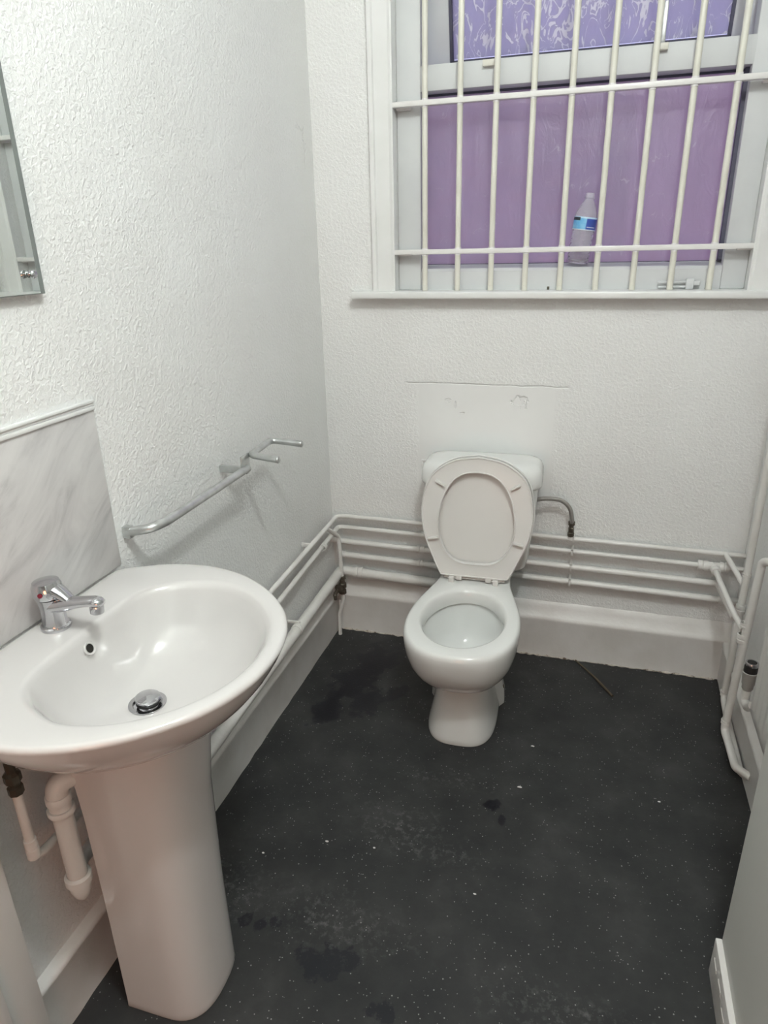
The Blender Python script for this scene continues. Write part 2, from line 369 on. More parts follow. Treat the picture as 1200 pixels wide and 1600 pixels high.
# caulk bead: ragged sealant along the back skirting
ms = MB(); pts = []
for i in range(90):
    x = 0.03 + i * (XR - 0.06) / 89; pts.append((x, -0.031 - random.random() * 0.002, 0.001 + random.random() * 0.003))
ms.tube(pts, lambda i, n: 0.0012 + random.random() ** 2 * 0.005, 6)
o = ms.build('trim_5', M_seal); struct(o, 'ragged sealant bead where back skirting meets the dark floor', 'sealant bead')

# door frame at near left
dr = thing('door_1', 'white door frame edge at the lower left corner of the photo', 'door', (0, -1.665, 0)); dr['kind'] = 'structure'
keep(MB().box(0.0, 0.05, -1.745, -1.665, 0, 2.08, 0.003).build('door_frame', M_trim), dr)
keep(MB().box(0.0, 0.062, -1.765, -1.735, 0, 2.10, 0.004).build('architrave', M_trim), dr)
keep(MB().box(0.0, 0.03, -2.5, -1.765, 0, 2.05, 0.002).build('door_panel', M_trim), dr)

# ---------------------------------------------------------------- window joinery
def arch_profile_box(mb, x0, x1, z0, z1):
    mb.box(x0, x1, -0.018, 0.0, z0, z1, 0.002)
    return mb
def arch(name, xa, xb, lab, side):
    mb = MB()
    prof = [(0, 0), (0, -0.026), (0.012, -0.026), (0.016, -0.019), (0.060, -0.019), (0.066, -0.014), (0.071, -0.014), (0.071, 0)]
    pts = []
    for u, y in prof:
        x = xa + u * (xb - xa) / 0.071
        pts.append((x, y, 1.292))
    mb.extrude(pts, (0, 0, 1.1))
    o = mb.build(name, M_trim, ang=25); struct(o, lab, 'window architrave'); return o
arch('trim_1', 0.197, 0.268, 'white painted architrave at the left side of the window', 0)
arch('trim_2', 1.382, 1.311, 'white painted architrave at the right side of the window', 1)
o = MB().box(0.197, 1.382, -0.024, 0.0, 2.36, 2.43, 0.003).build('trim_3', M_trim); struct(o, 'white architrave across the window head', 'window architrave')
o = MB().box(0.126, 1.434, -0.052, 0.13, 1.273, 1.295, 0.005, 3).build('trim_4', M_trim); struct(o, 'white painted window sill board with rounded nose', 'window sill')
# reveal boards
win = thing('window_1', 'white plastic window with obscured violet glass and an open top sash behind bars', 'window', (0.79, 0.06, 1.295)); win['kind'] = 'structure'
GX0, GX1 = 0.344, 1.245
FY0, FY1 = 0.035, 0.105
keep(MB().box(WX0, GX0, FY0, FY1, 1.295, 2.36, 0.004).build('side_frame', M_upvc), win)
keep(MB().box(GX1, WX1, FY0, FY1, 1.295, 2.36, 0.004).build('side_frame', M_upvc), win)
mb = MB(); mb.extrude([(GX0, FY0, 1.295), (GX0, FY0, 1.352), (GX0, FY0 + 0.006, 1.360), (GX0, FY0 + 0.045, 1.368), (GX0, FY0 + .05, 1.371), (GX0, FY1, 1.371), (GX0, FY1, 1.295)], (GX1 - GX0, 0, 0))
keep(mb.build('bottom_rail', M_upvc, ang=20), win)
keep(MB().box(GX0 - .005, GX1 + .005, FY0 + .0, FY1, 1.862, 1.93, 0.003).build('transom', M_upvc), win)
keep(MB().box(GX0, GX1, FY0, FY1, 2.31, 2.36, 0.003).build('top_rail', M_upvc), win)
# beads round lower pane
mb = MB()
mb.box(GX0, GX0 + .004, 0.060, 0.099, 1.371, 1.862); mb.box(GX1 - .010, GX1, 0.070, 0.099, 1.371, 1.862); mb.box(GX0, GX1, 0.089, 0.099, 1.856, 1.862); mb.box(GX0, GX1, 0.088, 0.099, 1.370, 1.373)
keep(mb.build('gasket', M_gasket, sm=False), win)
keep(MB().box(GX0, GX1, 0.092, 0.096, 1.368, 1.865).build('lower_pane', M_pane_low, sm=False), win)
# open top-hung sash
sash = MB(); sx0, sx1 = 0.322, 1.272; L = 0.405
def sbox(mb, x0, x1, y0, y1, z0, z1, bev=0.003): mb.box(x0, x1, y0, y1, z0 - L, z1 - L, bev)
sbox(sash, sx0, sx0 + 0.078, -0.02, 0.03, 0, L); sbox(sash, sx1 - 0.070, sx1, -0.02, 0.03, 0, L)
sbox(sash, sx0 + .001, sx1 - .001, -0.019, 0.03, 0, 0.040); sbox(sash, sx0, sx1, -0.02, 0.03, L - 0.045, L)
so = sash.build('opening_sash', M_upvc)
gk = MB(); sbox(gk, sx0 + 0.078, sx0 + 0.086, -0.016, 0.012, .040, L - .045, 0); sbox(gk, sx1 - .078, sx1 - .070, -0.016, 0.012, .040, L - .045, 0); sbox(gk, sx0 + .078, sx1 - .070, -0.016, 0.012, .040, .048, 0)
gk = gk.build('sash_gasket', M_gasket, so, sm=False)
pn = MB(); sbox(pn, sx0 + 0.080, sx1 - 0.072, 0.004, 0.008, 0.05, L - .04, 0); pn = pn.build('upper_pane', M_pane_up, so, sm=False)
so.parent = win; so.location = Vector((0, 0.128, 2.318)) - Vector(win.location); so.rotation_euler = (radians(13), 0, 0)
for x in (0.548, 1.012):
    keep(MB().box(x - 0.018, x + 0.018, FY0 - 0.016, FY0, 1.910, 1.927, 0.002).build('stay_peg', M_bar), win)
keep(MB().box(1.010, 1.022, FY0 + 0.02, FY0 + 0.028, 1.928, 2.03, 0.002).build('stay_arm', M_alu), win)
# outside
o = MB().box(-1.5, 1.05, 1.5, 1.7, -0.5, 2.16).build('neighbour_wall', M_brick, sm=False); tag(o, 'reddish brick wall outside, blurred through the lower violet pane', 'wall')
o['kind'] = 'structure'
o = MB().box(1.00, 1.56, 1.20, 1.7, -0.5, 2.10).build('neighbour_wall', M_brick2, sm=False); struct(o, 'taller pinkish brick wall outside, behind the right of the lower pane', 'wall')

o = MB().box(1.56, 3.6, 1.45, 1.7, -0.5, 2.10).build('neighbour_wall', M_fence, sm=False); struct(o, 'blue-grey boarded wall outside at the right edge of the lower pane', 'wall')

# ---------------------------------------------------------------- window grille
gr = thing('window_grille', 'cream painted steel security grille of vertical bars in front of the window', 'window grille', (0.79, 0, 1.295))
mb = MB(); mb.tube([(0, 0, 1.2955), (0, 0, 2.34)], 0.0088, 16)
bar_me = mb.mesh('bar')
for i in range(9):
    o = link('bar', bar_me, M_bar, gr); o.location = Vector((0.365 + i * 0.1058, 0, 0)) - Vector(gr.location)
    
for z, lab in ((1.413, None), (1.826, None)):
    mb = MB().box(WX0 - 0.004, WX1 + 0.004, -0.0125, 0.0105, z - 0.0075, z + 0.0075, 0.0025)
    for i in range(9):
        mb.tube([(0.365 + i * 0.1058, 0, z - 0.0115), (0.365 + i * 0.1058, 0, z + 0.0115)], 0.0103, 16)
    cb = keep(mb.build('crossbar', M_cross), gr); cb['label'] = 'white flat crossbar'
    for xx in (WX0 + 0.012, WX1 - 0.030):
        b_ = MB().box(xx - 0.008, xx + 0.035, 0.010, 0.034, z - 0.012, z + 0.004, 0.003)
        keep(b_.build('fixing_lug', M_cross), gr)

# sill debris: casement stay and stub
st = thing('window_stay', 'white casement stay with two thin rods lying on the sill behind the bars', 'window stay', (1.15, 0.02, 1.296))
keep(MB().box(1.150, 1.172, 0.012, 0.032, 1.2955, 1.326, 0.003).build('bracket', M_upvc), st)
keep(MB().tube([(1.075, 0.021, 1.302), (1.152, 0.021, 1.303)], 0.0035, 10).build('rod', M_upvc), st)
keep(MB().tube([(1.072, 0.021, 1.315), (1.152, 0.021, 1.317)], 0.0035, 10).build('rod', M_upvc), st)
keep(MB().box(1.170, 1.190, 0.016, 0.030, 1.306, 1.320, 0.003).build('clip', M_upvc), st)
o = MB().box(0.750, 0.757, 0.022, 0.029, 1.2955, 1.305, 0.001).build('sill_screw', M_brass); tag(o, 'tiny rusty screw head standing on the window sill', 'screw')

# ---------------------------------------------------------------- water bottle
Mb = bpy.data.materials.new('clear_plastic'); Mb.use_nodes = True; nt = Mb.node_tree; bb = nt.nodes['Principled BSDF']
bb.inputs['Base Color'].default_value = (0.97, 0.97, 1, 1); bb.inputs['Transmission Weight'].default_value = 0.80; bb.inputs['Roughness'].default_value = 0.06; bb.inputs['IOR'].default_value = 1.12
bump(nt, noise(nt, N(nt, 'ShaderNodeTexCoord').outputs['Object'], 42, 2, 0.5, 0.6), 0.45, 0.004, bb)
Ml, nt, b = mat('bottle_label_print', (0.1, 0.3, 0.7), 0.35)
ob = N(nt, 'ShaderNodeTexCoord').outputs['Object']; s_ = sep(nt, ob)
ang = s_[0]
lc = mixc(nt, band(nt, ang, 0.0055, 0.2, 0.001), ramp(nt, noise(nt, ob, 40, 3), [(0.35, (0.12, 0.42, 0.75)), (0.7, (0.35, 0.70, 0.90))]), (0.05, 0.10, 0.42))
lc = mixc(nt, band(nt, s_[2], 0.0, 0.098, 0.0008), lc, (0.8, 0.85, 0.9))
lc = mixc(nt, band(nt, s_[2], 0.128, 0.2, 0.0008), lc, (0.55, 0.75, 0.9))
lc = mixc(nt, math_n(nt, 'MULTIPLY', band(nt, s_[2], 0.1215, 0.1305, 0.0006), band(nt, ang, -0.2, -0.014, 0.001)), lc, (0.02, 0.03, 0.04))
lc = mixc(nt, math_n(nt, 'MULTIPLY', band(nt, s_[2], 0.1035, 0.1055, 0.0004), band(nt, ang, 0.008, 0.03, 0.001)), lc, (0.7, 0.75, 0.85))
nt.links.new(lc, b.inputs['Base Color'])
bt = thing('water_bottle', 'uncapped clear plastic water bottle with blue label leaning on the window ledge', 'bottle', (0.834, 0.061, 1.3705))
prof = [(0.022, 0.004), (0.031, 0.0), (0.0335, 0.006)]
z = 0.012
while z < 0.092: prof += [(0.0330, z), (0.0305, z + 0.005), (0.0330, z + 0.010)]; z += 0.013
prof += [(0.0338, 0.094), (0.0336, 0.130), (0.0325, 0.140), (0.0285, 0.153), (0.0205, 0.168), (0.0135, 0.178), (0.0125, 0.182), (0.0165, 0.183), (0.0165, 0.186), (0.0128, 0.187), (0.0130, 0.199), (0.0105, 0.199), (0.0105, 0.182), (0.018, 0.167), (0.031, 0.139), (0.0320, 0.09), (0.0315, 0.012), (0.022, 0.006)]
body = MB().lathe(prof, segs=28, cap0=True, cap1=True).build('bottle_body', Mb, bt, ang=60)
lab_o = MB().lathe([(0.0341, 0.0955), (0.0343, 0.096), (0.0343, 0.132), (0.0341, 0.1325)], segs=36, cap0=False, cap1=False).build('bottle_label', Ml, bt); lab_o['label'] = 'blue printed paper band'
MB().lathe([(0.0125, 0.1875), (0.0145, 0.1875), (0.0145, 0.190), (0.0125, 0.190)], segs=28, cap0=False, cap1=False).build('neck_ring', Mb, bt)
bt.rotation_euler = (0, radians(7), 0)

# ---------------------------------------------------------------- wash basin
YB = -1.445; ZR = 0.835
wsh = thing('wash_basin', 'white ceramic pedestal wash basin with chrome mixer tap on the left wall', 'basin', (0.2, YB, 0))
def sym(pts):
    """pts: (x, v) with v from back corner round to the front centre; mirrored"""
    return pts + [(x, -v) for x, v in reversed(pts[:-1])] if abs(pts[-1][1]) < 1e-6 else pts + [(x, -v) for x, v in reversed(pts)]
def catmull(P, n, closed=False):
    out = []; k = len(P)
    for i in range(k - 1):
        p0 = P[max(i - 1, 0)]; p1 = P[i]; p2 = P[i + 1]; p3 = P[min(i + 2, k - 1)]
        for j in range(n):
            t = j / n
            out.append(tuple(0.5 * ((2 * b) + (-a + c) * t + (2 * a - 5 * b + 4 * c - d) * t * t + (-a + 3 * b - 3 * c + d) * t ** 3) for a, b, c, d in zip(p0, p1, p2, p3)))
    out.append(P[-1]); return out
def resample(P, n):
    """closed outline resampled by equal angle around a centre, centre given by cx"""
    return P
def polar(P, cx, n):
    """outline points -> n radii at equal angles around (cx,0)"""
    A = sorted([(atan2(v, x - cx) % (2 * pi), math.hypot(x - cx, v)) for x, v in P]); out = []
    for k in range(n):
        t = 2 * pi * k / n
        for i in range(len(A)):
            a0, r0 = A[i - 1]; a1, r1 = A[i]
            if i == 0: a0 -= 2 * pi
            tt = t if t <= A[-1][0] else t - 2 * pi
            if a0 <= tt <= a1 + 1e-12:
                # straight-line interpolation between the two points
                x0, y0, x1, y1 = r0 * cos(a0), r0 * sin(a0), r1 * cos(a1), r1 * sin(a1)
                dx, dy = x1 - x0, y1 - y0; den = dx * sin(tt) - dy * cos(tt)
                r = (y0 * dx - x0 * dy) / den if abs(den) > 1e-9 else r0
                out.append(abs(r)); break
        else: out.append(A[0][1])
    return out
NB = 96; CX = 0.225
outer = catmull([(0.004, 0.0), (0.004, 0.12), (0.004, 0.212), (0.016, 0.232), (0.048, 0.250), (0.090, 0.270), (0.137, 0.282), (0.203, 0.284), (0.279, 0.262), (0.350, 0.218), (0.407, 0.160), (0.440, 0.102), (0.456, 0.045), (0.459, 0.0)], 4)
outer = outer + [(x, -v) for x, v in outer[1:-1]]
inner = catmull([(0.107, 0.0), (0.107, 0.06), (0.108, 0.110), (0.116, 0.145), (0.135, 0.172), (0.170, 0.198), (0.225, 0.2165), (0.270, 0.212), (0.315, 0.195), (0.365, 0.158), (0.402, 0.110), (0.424, 0.055), (0.431, 0.0)], 4)
inner = inner + [(x, -v) for x, v in inner[1:-1]]
RO = polar(outer, CX, NB); RI = polar(inner, CX, NB)
def ring(Rf, z, cx=CX, zf=None, shift=0.0):
    return [Vector((cx + shift + Rf[k] * cos(2 * pi * k / NB), YB + Rf[k] * sin(2 * pi * k / NB), z if zf is None else zf(k))) for k in range(NB)]
rings = []
# underside: from small base ring up to the outer edge
base_r = [0.10 + 0.0 * cos(2 * pi * k / NB) for k in range(NB)]
def blend(a, b, t): return [x * (1 - t) + y * t for x, y in zip(a, b)]
RF = [min(r, (0.205 / max(-cos(2 * pi * k / NB), 1e-6)) if cos(2 * pi * k / NB) < 0 else 9) for k, r in enumerate(RO)]
for t, z in ((0.0, -0.155), (0.2, -0.150), (0.4, -0.135), (0.6, -0.108), (0.76, -0.078), (0.88, -0.050), (0.955, -0.026), (0.987, -0.013), (1.0, -0.008)):
    rings.append(ring(blend(base_r, RO, t), ZR + z, shift=-0.05 * (1 - t)))
rings.append(ring([r - 0.0012 for r in RO], ZR - 0.004)); rings.append(ring([r - 0.004 for r in RO], ZR - 0.001)); rings.append(ring([r - 0.008 for r in RO], ZR))
rings.append(ring([(a * 0.5 + b_ * 0.5) if a - b_ < 0.04 else a - 0.02 for a, b_ in zip(RO, RI)], ZR + 0.0005))
rings.append(ring([r + 0.010 for r in RI], ZR)); rings.append(ring([r + 0.004 for r in RI], ZR - 0.0012)); rings.append(ring([r - 0.001 for r in RI], ZR - 0.005))
DR = [0.030] * NB
for t, z in ((0.035, -0.014), (0.09, -0.035), (0.17, -0.062), (0.28, -0.088), (0.42, -0.109), (0.58, -0.122), (0.74, -0.129), (0.88, -0.1325), (1.0, -0.1345)):
    rings.append(ring(blend([r - 0.001 for r in RI], DR, t), ZR + z, shift=-0.018 * t))
bowl = MB().loft(rings, True, False)
bowl_o = keep(bowl.build('basin_bowl', M_cer, ang=80), wsh)
DX = CX - 0.018
keep(MB().lathe([(0.0, -0.004), (0.0225, -0.004), (0.024, 0.0), (0.0315, 0.0005), (0.033, 0.002), (0.0325, 0.0035), (0.0255, 0.003), (0.0235, -0.001), (0.0, -0.001)], (DX, YB, ZR - 0.1350), segs=40).build('waste_ring', M_chrome), wsh)
pl = keep(MB().lathe([(0.0, 0.0), (0.018, 0.0), (0.018, 0.004), (0.0195, 0.005), (0.0195, 0.008), (0.018, 0.009), (0.018, 0.0105), (0.0215, 0.012), (0.0215, 0.016), (0.019, 0.0175), (0.0, 0.0178)], (DX + 0.001, YB + 0.001, ZR - 0.136), (0.05, 0, 1), segs=40).build('waste_plug', M_chrome), wsh)
MB().lathe([(0.0192, 0.0040), (0.0212, 0.005), (0.0212, 0.0092), (0.0192, 0.0105)], (DX + 0.001, YB + 0.001, ZR - 0.136), (0.05, 0, 1), segs=40, cap0=False, cap1=False).build('rubber_seal', M_black, pl)
# overflow
ov = keep(MB().lathe([(0.0, -0.004), (0.0075, -0.004), (0.0085, 0.0008), (0.0115, 0.0018), (0.0125, 0.0004), (0.0125, -0.004)], (0.116, YB - 0.01, ZR - 0.029), (0.93, 0.0, 0.42), segs=28, cap1=False).build('overflow_hole', M_cer), wsh)
MB().lathe([(0.0, 0), (0.0078, 0)], (0.1165, YB - 0.01, ZR - 0.0288), (0.93, 0, 0.42), segs=24, cap0=False, cap1=False).build('overflow_shade_disc', M_dark, ov)  # flat dark disc stands in for the shade inside the hole
# pedestal: U-section
def ped_ring(z, w, xf, xb=0.108, t=0.010):
    P = []
    n = 22; r = w
    for i in range(n + 1):
        a = -pi / 2 + pi * i / n
        P.append((xf - 0.085 + 0.085 * (abs(cos(a)) ** 0.75), w * (1 if sin(a) > 0 else -1) * abs(sin(a)) ** 0.75))
    full = [(xb, -w)] + P + [(xb, w)]
    q = [(xb, w - t)] + [(x - (t if i not in (0, len(P) - 1) else 0.0), v * (w - t) / w) for i, (x, v) in reversed(list(enumerate(P)))] + [(xb, -w + t)]
    return [Vector((x, YB + v, z)) for x, v in full + q]
pr = [ped_ring(z, w, xf) for z, w, xf in ((0.0, 0.094, 0.276), (0.006, 0.096, 0.278), (0.02, 0.095, 0.277), (0.25, 0.094, 0.277), (0.5, 0.096, 0.283), (0.60, 0.101, 0.293), (0.695, 0.103, 0.298))]
keep(MB().loft(pr).build('pedestal', M_cer, ang=50), wsh)
# tap
tx, ty = 0.049, YB - 0.004
tap = keep(MB().lathe([(0.0, 0.0), (0.0245, 0.0), (0.0255, 0.002), (0.0250, 0.006), (0.0215, 0.008), (0.0205, 0.012), (0.0200, 0.030), (0.0205, 0.045), (0.0220, 0.056), (0.0225, 0.060), (0.0, 0.060)], (tx, ty, ZR), segs=36).build('tap', M_chrome), wsh); tap['label'] = 'chrome mixer tap'
hd = MB().lathe([(0.0, 0.0610), (0.0235, 0.0610), (0.0248, 0.063), (0.0250, 0.074), (0.0245, 0.082), (0.0215, 0.0895), (0.012, 0.0925), (0.0, 0.093)], (tx, ty, ZR), (-0.03, 0, 1), segs=36)
hd = hd.build('tap_head', M_chrome, tap)
# lever over the spout
lv = MB(); lr = []
for t in range(9):
    u = t / 8; x = tx + 0.012 + 0.034 * u; z = ZR + 0.077 - 0.022 * u ** 1.3; w = 0.017 - 0.007 * u; hh = 0.011 - 0.005 * u
    lr.append([Vector((x + hh * sin(a) * 0.3, ty + w * cos(a), z + hh * sin(a))) for a in [2 * pi * j / 14 for j in range(14)]])
lv.loft(lr); lv.build('tap_lever', M_chrome, tap, ang=50)
spt = MB(); sr = []
for u, x, z, w, hh in ((0, 0.004, 0.046, 0.020, 0.016), (0.2, 0.028, 0.050, 0.0175, 0.0135), (0.4, 0.050, 0.055, 0.0145, 0.0105), (0.6, 0.072, 0.060, 0.0125, 0.009), (0.8, 0.090, 0.063, 0.0125, 0.0090), (0.9, 0.100, 0.063, 0.0120, 0.0085), (0.97, 0.106, 0.062, 0.009, 0.006), (1.0, 0.108, 0.0615, 0.003, 0.002)):
    sr.append([Vector((tx + x, ty + w * cos(a), ZR + z + hh * sin(a))) for a in [2 * pi * j / 18 for j in range(18)]])
spt.loft(sr).build('tap_spout', M_chrome, tap, ang=60)
MB().lathe([(0.0085, 0.0), (0.0115, 0.0), (0.0115, 0.010), (0.0105, 0.014), (0.0, 0.014)], (tx + 0.093, ty, ZR + 0.043), (0.08, 0, 1), segs=24, cap0=False).build('aerator', M_chrome, tap)
ind = MB().lathe([(0.0, 0), (0.0042, 0), (0.0040, 0.0012), (0.0, 0.0015)], (tx + 0.0045, ty - 0.0245, ZR + 0.074), (0.18, -0.98, 0.0), segs=16).build('hot_indicator', M_red, tap); ind['label'] = 'red temperature dot'

# splashback
sb = thing('splashback', 'grey marble-look splashback panel with white trim above the basin', 'splashback', (0, YB, ZR))
keep(MB().box(0.0, 0.004, -1.66, -1.205, ZR + 0.001, 1.163, 0.0008).build('marble_panel', M_marble), sb)
mb = MB().box(0.0, 0.008, -1.66, -1.205, 1.163, 1.171, 0.002).box(0.0, 0.005, -1.66, -1.203, 1.171, 1.177, 0.002).box(0.0, 0.0085, -1.66, -1.2045, 1.177, 1.183, 0.002)
t_ = keep(mb.build('edge_trim', M_trim), sb); t_['label'] = 'white ribbed capping strip'

# mirror
mi = thing('mirror', 'frameless wall mirror held by chrome dome screws, upper left', 'mirror', (0, -1.285, 1.38)); mi.rotation_euler = (0, 0, radians(-0.65))
def mk(o, root): o.parent = root; o.matrix_parent_inverse = Matrix.Translation(-Vector(root.location)); return o
mk(MB().box(0.0155, 0.016, -1.6945, -1.2955, 1.3815, 1.98).build('mirror_face', M_mirror, sm=False), mi)
mk(MB().box(0.009, 0.0155, -1.70, -1.285, 1.38, 1.982, 0.0).build('glass_sheet', M_gedge), mi)
mk(MB().extrude([(0.0155, -1.2955, 1.381), (0.0160, -1.2955, 1.381), (0.0157, -1.2852, 1.381), (0.0155, -1.2852, 1.381)], (0, 0, 0.6)).build('bevelled_edge', M_gedge, sm=False), mi)  # the bevel's dark reflection is put into its grey colour
for (y, z) in ((-1.313, 1.412), (-1.672, 1.412), (-1.313, 1.95), (-1.672, 1.95)):
    s_o = keep(MB().lathe([(0.0045, -0.016), (0.0045, 0.0), (0.0055, 0.0005), (0.0055, 0.0015), (0.003, 0.003), (0.003, 0.0065), (0.0062, 0.008), (0.0068, 0.0105), (0.005, 0.0125), (0.0, 0.0132)], (0.0162, y, z), (1, 0, 0), segs=20).build('dome_screw', M_chrome), mi)

# grab rail with its fork
gb = thing('grab_rail', 'silver tubular grab rail with two pegs, bent out of the left wall', 'grab rail', (0, -0.95, 0.9))
def flat_tube(pts, r, flat_first, fil=0.02):
    pass
mb = MB(); R_ = 0.0098
pth = fillet([Vector((0.006, -1.175, 0.897)), Vector((0.066, -1.178, 0.911)), Vector((0.078, -1.135, 0.912)), Vector((0.078, -0.765, 0.912))], 0.035, 8)
mb.tube(pth, R_, 16)
keep(mb.build('rail_tube', M_alu), gb)
keep(MB().box(0.0, 0.020, -1.184, -1.167, 0.885, 0.911, 0.003).build('flattened_end', M_alu), gb)
keep(MB().box(0.0, 0.080, -0.775, -0.763, 0.898, 0.917, 0.002).build('wall_bracket', M_alu), gb)
fp = fillet([Vector((0.158, -0.752, 0.936)), Vector((0.072, -0.735, 0.938)), Vector((0.068, -0.600, 0.941)), Vector((0.158, -0.602, 0.936))], 0.022, 8)
keep(MB().tube(fp, 0.0088, 16).build('peg_fork', M_alu), gb)
keep(MB().box(0.064, 0.070, -0.778, -0.735, 0.900, 0.945, 0.002).build('fork_link', M_alu), gb)
for (x, y) in ((0.1585, -0.752), (0.1585, -0.602)):
    keep(MB().lathe([(0.0088, -0.001), (0.0096, 0.0), (0.0088, 0.003), (0.005, 0.0055), (0, 0.006)], (x, y, 0.936), (1, 0, -0.02), segs=18).build('end_cap', M_alu), gb)

# ---------------------------------------------------------------- toilet
TA = radians(2.0)
tl = thing('toilet', 'white close-coupled toilet with seat and lid raised against the cistern', 'toilet', (0.583, 0, 0)); tl.rotation_euler = (0, 0, TA)
# local frame: x right, y = -forward (towards viewer negative)
def oval(cy, a, bf, bb, z, e=2.0, n=72, sq=None, cx=0.0):
    """ring: half width a, front reach bf, back reach bb, exponent"""
    out = []
    for k in range(n):
        t = 2 * pi * k / n; c_, s_ = cos(t), sin(t)
        ee = e if s_ < 0 else (sq or e)
        x = a * math.copysign(abs(c_) ** (2 / ee), c_); y = (bb if s_ > 0 else bf) * math.copysign(abs(s_) ** (2 / ee), s_)
        out.append(Vector((cx + x, cy + y, z)))
    return out
def pan_outline(z, off=0.0, n=72):
    """rim outline: round front, tapering back to the cistern shelf"""
    out = []
    P = catmull([(0.0, -0.725), (0.06, -0.718), (0.115, -0.688), (0.152, -0.632), (0.168, -0.560), (0.169, -0.490), (0.160, -0.420), (0.140, -0.340), (0.122, -0.270), (0.116, -0.230), (0.114, -0.10), (0.110, -0.053), (0.0, -0.053)], 5)
    P = P + [(-x, y) for x, y in reversed(P[1:-1])]
    A = polar([(-(y + 0.47), x) for x, y in P], 0.0, n)   # angle 0 = forward
    for k in range(n):
        t = 2 * pi * k / n; r = A[k] - off
        out.append(Vector((r * sin(t), -0.47 - r * cos(t), z)))
    return out
def fwd_oval(cy, a, bf, bb, z, ef=2.0, eb=2.0, n=72):
    out = []
    for k in range(n):
        t = 2 * pi * k / n; c_, s_ = cos(t), sin(t); e = ef if c_ > 0 else eb
        out.append(Vector((a * math.copysign(abs(s_) ** (2 / e), s_), cy - (bf if c_ > 0 else bb) * math.copysign(abs(c_) ** (2 / e), c_), z)))
    return out
def mix(r0, r1, t, z=None):
    o = [a.lerp(b, t) for a, b in zip(r0, r1)]
    if z is not None:
        for v in o: v.z = z
    return o
ZT = 0.400
pr = []
foot = fwd_oval(-0.42, 0.104, 0.175, 0.22, 0.0, 3.0, 3.2)
neck = fwd_oval(-0.42, 0.096, 0.135, 0.20, 0.185, 2.6, 3.0)
neck_s = fwd_oval(-0.42, 0.092, 0.130, 0.20, 0.195, 2.4, 3.0)
for a, bf, z in ((0.108, 0.175, 0.0), (0.109, 0.177, 0.006), (0.107, 0.176, 0.02), (0.098, 0.168, 0.06), (0.089, 0.155, 0.11), (0.084, 0.145, 0.16), (0.083, 0.140, 0.192)):
    pr.append(fwd_oval(-0.42, a, bf, 0.20, z, 3.0, 3.2))
pr.append(fwd_oval(-0.42, 0.080, 0.137, 0.20, 0.196, 2.6, 3.0))
rim = pan_outline(ZT)
bowl_bot = fwd_oval(-0.42, 0.084, 0.142, 0.21, 0.198, 2.2, 2.6)
for t, z in ((0.0, 0.199), (0.22, 0.207), (0.42, 0.221), (0.60, 0.242), (0.75, 0.268), (0.87, 0.298), (0.95, 0.332), (0.99, 0.362), (1.0, 0.382)):
    pr.append(mix(bowl_bot, rim, t, z))
pr.append(pan_outline(0.392, 0.002)); pr.append(pan_outline(0.398, 0.007)); pr.append(pan_outline(0.400, 0.013))
hole = fwd_oval(-0.505, 0.128, 0.166, 0.183, 0.400)
pr.append(mix(pan_outline(0.40, 0.013), hole, 0.85, 0.4005))
pr.append(fwd_oval(-0.505, 0.128, 0.166, 0.183, 0.3985)); pr.append(fwd_oval(-0.505, 0.121, 0.160, 0.175, 0.390)); pr.append(fwd_oval(-0.505, 0.120, 0.158, 0.172, 0.362)); pr.append(fwd_oval(-0.505, 0.122, 0.160, 0.174, 0.352))
pr.append(fwd_oval(-0.505, 0.134, 0.173, 0.185, 0.350)); pr.append(fwd_oval(-0.50, 0.128, 0.17, 0.17, 0.32)); pr.append(fwd_oval(-0.49, 0.112, 0.15, 0.15, 0.27)); pr.append(fwd_oval(-0.46, 0.085, 0.115, 0.11, 0.235)); pr.append(fwd_oval(-0.44, 0.05, 0.07, 0.06, 0.215)); pr.append(fwd_oval(-0.43, 0.02, 0.03, 0.02, 0.21))
pan = MB().loft(pr).build('toilet_pan', M_cer2, tl, ang=60)
# foot fixing ears
for s in (-1, 1):
    e = MB(); e.extrude([(s * 0.090, -0.40, 0.0), (s * 0.124, -0.355, 0.0), (s * 0.124, -0.31, 0.0), (s * 0.085, -0.26, 0.0)], (0, 0, 0.10))
    e = MB(); e.loft([[Vector((s * x, y, z)) for x, y in ((0.080, -0.42), (w, -0.35), (w, -0.31), (0.080, -0.25))] for z, w in ((0.0, 0.122), (0.04, 0.120), (0.09, 0.108), (0.14, 0.085))])
    e.build('fixing_ear', M_cer2, tl, ang=40)
    MB().lathe([(0.0, 0), (0.006, 0), (0.006, 0.003), (0.0, 0.004)], (s * 0.116, -0.335, 0.055), (s, 0, 0.25), segs=14).build('fixing_screw', M_brass, tl)
# soil outlet behind
MB().tube([(0, -0.24, 0.18), (0, -0.12, 0.19), (0, -0.035, 0.19)], 0.052, 20).build('soil_outlet', M_cer2, tl)
